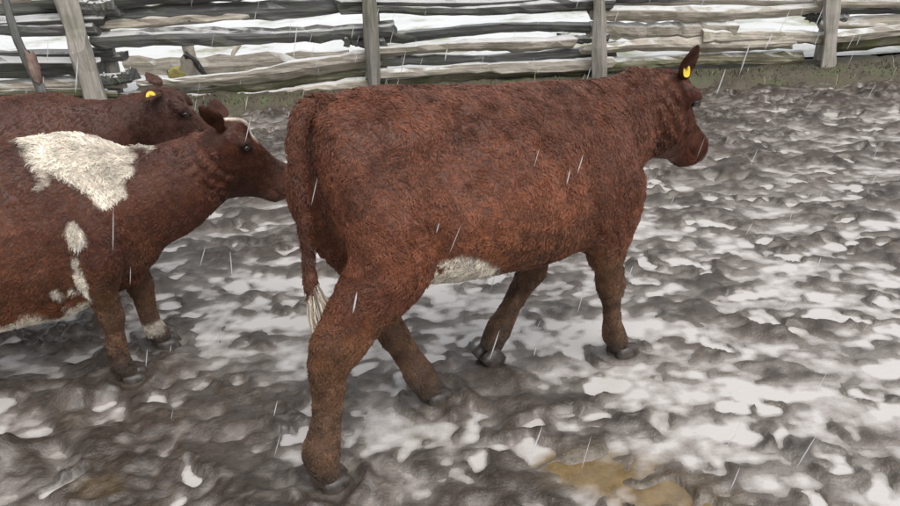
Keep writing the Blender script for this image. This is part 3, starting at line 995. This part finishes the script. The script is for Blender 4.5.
def patch(W, cen, rad, n, soft=.18, amp=1.1):
    q = np.sqrt((((W - np.array(cen)) / np.array(rad)) ** 2).sum(1)) + amp * n + .55 * noise3(W, 30, 61)
    return sstep(1 + soft, 1 - soft, q)

# ---- poses -------------------------------------------------------
def leg(*rows): return [tuple(r) for r in rows]

HEIFER = dict(
    torso=[(-.445, 1.03, .90, .08), (-.43, 1.085, .80, .14), (-.39, 1.118, .70, .185), (-.32, 1.132, .61, .22), (-.24, 1.13, .565, .245), (-.08, 1.112, .53, .268),
           (.08, 1.09, .505, .282), (.24, 1.072, .49, .278), (.37, 1.06, .485, .25), (.48, 1.045, .50, .215), (.57, 1.02, .54, .175), (.64, .96, .60, .13), (.69, .88, .68, .07)],
    blobs=[],
    neck=[(.44, 0, .82, .17, .235), (.58, .005, .835, .14, .215), (.70, .015, .872, .112, .18), (.80, .02, .893, .095, .165), (.87, .02, .92, .085, .125)],
    head=((.845, .02, 1.012), (.64, .04, -.71), (.75, .0, .6)), headlen=.42, headdeep=1.27, headdrop=.022,
    ears=[dict(dir=(-.60, -.34, .72), flat=(.75, .1, .65), len=.118, w=.033), dict(dir=(.15, .62, -.78), flat=(.85, .2, .4), len=.12, w=.038)],
    fore=[leg((.46, -.12, .84, .12, .08), (.49, -.15, .72, .135, .085), (.47, -.16, .60, .105, .08), (.475, -.155, .51, .072, .06), (.505, -.145, .43, .050, .044), (.535, -.13, .35, .052, .046), (.553, -.12, .27, .036, .033), (.575, -.105, .18, .031, .031), (.595, -.095, .11, .043, .042), (.625, -.088, .06, .038, .04), (.635, -.085, .03, .036, .036)),
          leg((.44, .12, .82, .12, .08), (.45, .15, .70, .13, .085), (.42, .155, .58, .105, .08), (.40, .15, .49, .074, .06), (.395, .145, .41, .052, .047), (.39, .14, .335, .053, .048), (.345, .14, .275, .038, .035), (.29, .138, .205, .033, .032), (.24, .135, .145, .045, .043), (.205, .133, .095, .040, .040), (.19, .132, .07, .034, .034))],
    hind=[leg((-.26, -.11, .95, .15, .08), (-.262, -.14, .84, .16, .10), (-.285, -.15, .73, .152, .105), (-.34, -.155, .64, .12, .09), (-.425, -.15, .56, .088, .070), (-.480, -.145, .49, .078, .058), (-.522, -.142, .42, .060, .048), (-.54, -.14, .32, .045, .041), (-.560, -.14, .21, .043, .041), (-.578, -.14, .135, .056, .052), (-.58, -.14, .08, .050, .05), (-.575, -.14, .03, .046, .046)),
          leg((-.32, .11, .93, .17, .08), (-.31, .14, .82, .18, .10), (-.28, .15, .70, .165, .10), (-.25, .145, .58, .12, .085), (-.245, .13, .48, .085, .066), (-.255, .12, .40, .070, .054), (-.225, .105, .33, .052, .046), (-.18, .085, .22, .046, .043), (-.14, .07, .13, .050, .048), (-.115, .062, .07, .046, .045), (-.105, .06, .03, .042, .042))],
    tail=[(-.34, 0, 1.085, .021), (-.40, 0, 1.114, .023), (-.455, -.005, 1.105, .024), (-.492, -.01, 1.03, .022), (-.502, -.02, .90, .019), (-.505, -.03, .78, .018), (-.512, -.045, .69, .018), (-.520, -.065, .62, .017), (-.512, -.085, .565, .012)],
    switch=(tuple(DKRED * .6), (.72, .64, .52)), switchlen=.21, switchdir=(.02, -.45, -.90), switchmix=.0,
    dents=[((-.14, .25, .94), (.09, .14, .11), .055), ((.33, .27, .76), (.04, .14, .22), .032), ((-.25, .20, 1.05), (.07, .14, .05), -.040), ((-.36, .2, .93), (.07, .12, .07), .022), ((.47, .2, .80), (.08, .12, .12), -.022), ((.08, .28, .72), (.16, .14, .12), -.018), ((-.20, .22, .70), (.04, .14, .12), .030), ((.60, .15, .86), (.05, .12, .12), .018)],
    hooves=[(.645, -.085, -.028, -.05, 0), (.158, .13, .025, 0, .95), (-.565, -.14, -.028, 0, 0), (-.09, .058, -.028, 0, .0)],
    tag=dict(ear=0, at=.22, face=(-.55, -.80, .2), size=(.022, .040), off=.026, sq=.75, stud=.2),
    hairs=3)

def scaled(p, f):
    return p

CALF = dict(
    torso=[(-.60, .98, .82, .07), (-.57, 1.03, .70, .14), (-.49, 1.08, .58, .20), (-.36, 1.09, .50, .235), (-.22, 1.09, .41, .26), (-.05, 1.08, .355, .285),
           (.12, 1.075, .33, .29), (.28, 1.075, .335, .27), (.42, 1.08, .36, .24), (.53, 1.07, .395, .205), (.63, 1.03, .43, .165), (.71, .96, .49, .12), (.77, .86, .57, .07)],
    blobs=[],
    neck=[(.50, 0, .77, .17, .28), (.66, -.005, .77, .145, .245), (.82, -.01, .80, .125, .205), (.96, -.015, .865, .11, .165), (1.05, -.02, .925, .095, .13)],
    head=((1.05, -.02, 1.045), (.75, -.03, -.66), (.5, 0, .86)), headlen=.42, headdeep=1.40, headdrop=.022,
    ears=[dict(dir=(-.66, -.50, .42), flat=(.75, -.1, .6), len=.18, w=.038, bend=-.2), dict(dir=(-.3, .85, .2), flat=(.85, .2, .4), len=.16, w=.046)],
    fore=[leg((.50, -.12, .82, .12, .08), (.53, -.15, .70, .13, .085), (.51, -.16, .58, .105, .08), (.50, -.155, .48, .070, .06), (.505, -.15, .40, .056, .05), (.51, -.145, .32, .052, .048), (.505, -.14, .25, .042, .04), (.50, -.14, .16, .040, .038), (.50, -.14, .10, .046, .045), (.515, -.14, .05, .042, .042), (.52, -.14, .03, .038, .038)),
          leg((.50, .12, .82, .12, .08), (.54, .15, .70, .13, .085), (.54, .155, .58, .105, .08), (.56, .15, .48, .070, .06), (.59, .14, .40, .056, .05), (.61, .13, .32, .052, .048), (.615, .12, .25, .042, .04), (.62, .11, .16, .040, .038), (.63, .11, .10, .046, .045), (.65, .11, .05, .042, .042), (.655, .11, .03, .038, .038))],
    hind=[leg((-.38, -.11, .88, .17, .08), (-.39, -.14, .78, .18, .10), (-.40, -.15, .68, .165, .10), (-.43, -.15, .58, .12, .085), (-.48, -.15, .50, .085, .068), (-.52, -.145, .43, .070, .056), (-.535, -.14, .36, .056, .048), (-.535, -.14, .24, .046, .043), (-.535, -.14, .13, .050, .048), (-.53, -.14, .07, .046, .046), (-.525, -.14, .03, .042, .042)),
          leg((-.38, .11, .88, .17, .08), (-.37, .14, .78, .18, .10), (-.34, .15, .68, .165, .10), (-.33, .15, .57, .12, .085), (-.34, .14, .49, .085, .068), (-.36, .13, .42, .070, .056), (-.345, .12, .34, .056, .048), (-.32, .11, .23, .046, .043), (-.30, .11, .13, .050, .048), (-.285, .11, .07, .046, .046), (-.28, .11, .03, .042, .042))],
    tail=[(-.48, 0, 1.04, .03), (-.55, 0, 1.06, .032), (-.61, 0, 1.02, .03), (-.645, 0, .92, .026), (-.65, 0, .80, .023), (-.65, 0, .68, .021), (-.65, 0, .58, .018), (-.645, 0, .50, .012)],
    switch=(tuple(DKRED), (.5, .44, .35)), switchlen=.15, switchdir=(0, 0, -1), switchmix=.6,
    dents=[((-.17, .26, .88), (.10, .12, .12), .03), ((.36, .27, .75), (.045, .12, .22), .014)],
    hooves=[(.53, -.14, -.028, 0, 0), (.665, .11, -.028, 0, 0), (-.515, -.14, -.028, 0, 0), (-.27, .11, -.028, 0, 0)],
    hairs=3)

def foot_marks(p, loc, rz, sc):
    R = rot2(rz)
    for (x, y, z, a, pit) in p['hooves']:
        if z < 0.0:
            w = np.array(loc) + R @ (np.array([x, y, 0]) * sc)
            FEET.append((w[0], w[1], .085 * sc))

def heifer_coat(ctx):
    c, fl, n1, n2 = base_coat(ctx, 1.0, .34)
    W, reg = ctx['W'], ctx['reg']
    m = patch(W, (-.15, -.20, .585), (.155, .30, .09), n2, .10, .6) * (reg == TORSO)
    m = np.maximum(m, patch(W, (-.14, 0, .54), (.13, .3, .07), n2, .12, .9) * (reg == TORSO))
    c = blend(c, m, WHITE * .95)
    fl = np.where(m > .5, .02, fl)
    belly = (reg == TORSO) & (W[:, 2] < .60)
    fl = np.where(belly, fl * 1.25, fl)
    return c, fl

def calf_coat(ctx):
    c, fl, n1, n2 = base_coat(ctx, .85, .22)
    W, reg, Hl = ctx['W'], ctx['reg'], ctx['Hl']
    body = (reg != HEAD) & (reg != EAR) & (reg != LEGH)
    m = patch(W, (.55, -.02, 1.07), (.20, .30, .16), n2, .12, 1.0) * body
    m = np.maximum(m, patch(W, (.62, -.16, .92), (.085, .2, .13), n2, .12, 1.2) * body)
    m = np.maximum(m, patch(W, (.475, -.25, .745), (.030, .1, .05), n2, .15, 1.0) * body)
    m = np.maximum(m, patch(W, (.45, -.24, .54), (.022, .14, .10), n2, .15, .5) * body)
    m = np.maximum(m, sstep(.45, .41, W[:, 2] + .30 * n2 + .15 * noise3(W, 30, 62) + .05 * np.abs(W[:, 0] - .2)) * (reg == TORSO) * (W[:, 0] < .52))
    lf = np.isin(reg, (LEGF,))
    m = np.maximum(m, patch(W, (.62, .12, .12), (.08, .08, .04), n2, .15, .8) * lf * .5)
    c = blend(c, m, WHITE)
    # highlight along the forehead edge, painted in as a pale streak
    c = np.where((reg == HEAD)[:, None], c * .82, c)
    st = (reg == HEAD) * sstep(.040, .022, np.abs(Hl[:, 1]) + .05 * np.abs(n2)) * sstep(.0, .03, Hl[:, 0]) * sstep(.20, .14, Hl[:, 0]) * (Hl[:, 2] > .02)
    c = blend(c, st, np.array([.58, .50, .43]))
    nose = (reg == HEAD) * sstep(.27, .37, Hl[:, 0])
    c = blend(c, nose * .45, np.array([.22, .11, .075]))
    fl = np.where(reg == TORSO, fl * 1.2, fl)
    fl = np.where((reg == TORSO) & (W[:, 2] < .46), .04, fl)
    fl = np.where((m > .5) & (W[:, 2] > .9), .026, fl)
    return c, fl

def plain_coat(ctx):
    c, fl, n1, n2 = base_coat(ctx, .95, .22)
    W, reg, Hl = ctx['W'], ctx['reg'], ctx['Hl']
    c = blend(c, (reg == HEAD) * .5, np.array([.13, .060, .045]))
    c = blend(c, (reg == EAR) * .6, np.array([.16, .085, .06]))
    return c, fl

# ---- placement ---------------------------------------------------
import copy
# heifer: near hind hoof and near fore hoof stand on the ground where the photograph shows them
TH = math.radians(30)
h_loc = ground_at(325, 488) - rot2(TH) @ np.array([-.585, -.14, 0])
C1_TH, C1_S = math.radians(17), .86
c1_loc = ground_at(131, 381) - rot2(C1_TH) @ (np.array([.52, -.14, 0]) * C1_S)
C2_TH, C2_S = math.radians(12), .88
c2_loc = np.array([-2.02, 2.97, 0])
CALF2 = copy.deepcopy(CALF)
CALF2.update(head=((.945, -.03, 1.055), (.72, .06, -.67), (.5, 0, .86)), headlen=.50, headdeep=1.1,
    neck=[(.50, 0, .82, .165, .23), (.64, -.01, .83, .14, .21), (.77, -.02, .85, .12, .185), (.89, -.03, .905, .10, .155), (.96, -.03, .94, .09, .125)],
    ears=[dict(dir=(-.25, -.85, -.12), flat=(.5, -.2, .8), len=.14, w=.048, bend=-.1), dict(dir=(-.55, .70, -.1), flat=(.7, .4, .5), len=.12, w=.038)],
    tag=dict(ear=0, at=.55, face=(-.05, -.9, .35), size=(.042, .042), off=.024, sq=1.0))
foot_marks(HEIFER, h_loc, TH, 1.0); foot_marks(CALF, c1_loc, C1_TH, C1_S); foot_marks(CALF2, c2_loc, C2_TH, C2_S)

build_paddock()
build_field()
build_fence()

make_cow('heifer', HEIFER, tuple(h_loc), TH, 1.0, heifer_coat, 'large red-brown heifer in mid-stride with white belly patch and white-tipped tail', 130000, 11)
make_cow('calf', CALF, tuple(c1_loc), C1_TH, C1_S, calf_coat, 'red calf with big cream patch on its shoulders walking behind the heifer', 90000, 23)
make_cow('calf', CALF2, tuple(c2_loc), C2_TH, C2_S, plain_coat, 'plain dark red calf with round yellow ear tag, beyond the cream-patched calf', 55000, 37)

# ------------------------------------------------------------------ grass on the bank
def fx_grass(r):
    x = r.uniform(-6, 8)
    t = r.normal(-.26, .10)
    while vnoise(np.array([x * 1.3]), np.array([t * 3]), 88)[0] < r.uniform(.2, .75): x = r.uniform(-6, 8)
    return x, t, BANK_H * float(sstep(-.56, -.2, t)) - .01
blades('bank_grass', 4200, fx_grass, M_GRASS, .012, .045, .005, 'short rough green grass along the top of the bank', 1.2)
def fx_straw(r):
    x = r.uniform(-6, 8); t = r.uniform(-.6, -.2)
    return x, t, BANK_H * float(sstep(-.56, -.2, t)) - .01
blades('dead_stalks', 160, fx_straw, M_STRAW, .05, .16, .0025, 'pale dead grass stalks on the bank', .8)

# ------------------------------------------------------------------ falling wet snow
def build_sleet():
    r = np.random.default_rng(5)
    V, F = [], []
    for i in range(520):
        z = r.uniform(0.05, 2.2); y = r.uniform(0.9, 6.0); x = r.uniform(-.72, .72) * (y + .6)
        L = r.uniform(.02, .10); w = r.uniform(.0007, .0017)
        d = norm(np.array([.30 + r.normal(0, .06), r.normal(0, .08), 1.0]))
        s = norm(np.cross(d, np.array([0, 1.0, 0]))); q = np.cross(d, s)
        c = np.array([x, y, z]); k = len(V)
        for u, f in ((-.5, .15), (-.2, 1), (.25, .9), (.5, .15)):
            for a in range(4):
                V.append(c + d * L * u + (s * math.cos(a * math.pi / 2) + q * math.sin(a * math.pi / 2)) * w * f)
        for g in range(3):
            for a in range(4):
                F.append((k + g * 4 + a, k + g * 4 + (a + 1) % 4, k + (g + 1) * 4 + (a + 1) % 4, k + (g + 1) * 4 + a))
    o = mesh_np('falling_sleet', V, np.array(F), M_SLEET)
    tag(o, 'slanting wet sleet falling over the paddock', 'sleet', kind='stuff')
build_sleet()
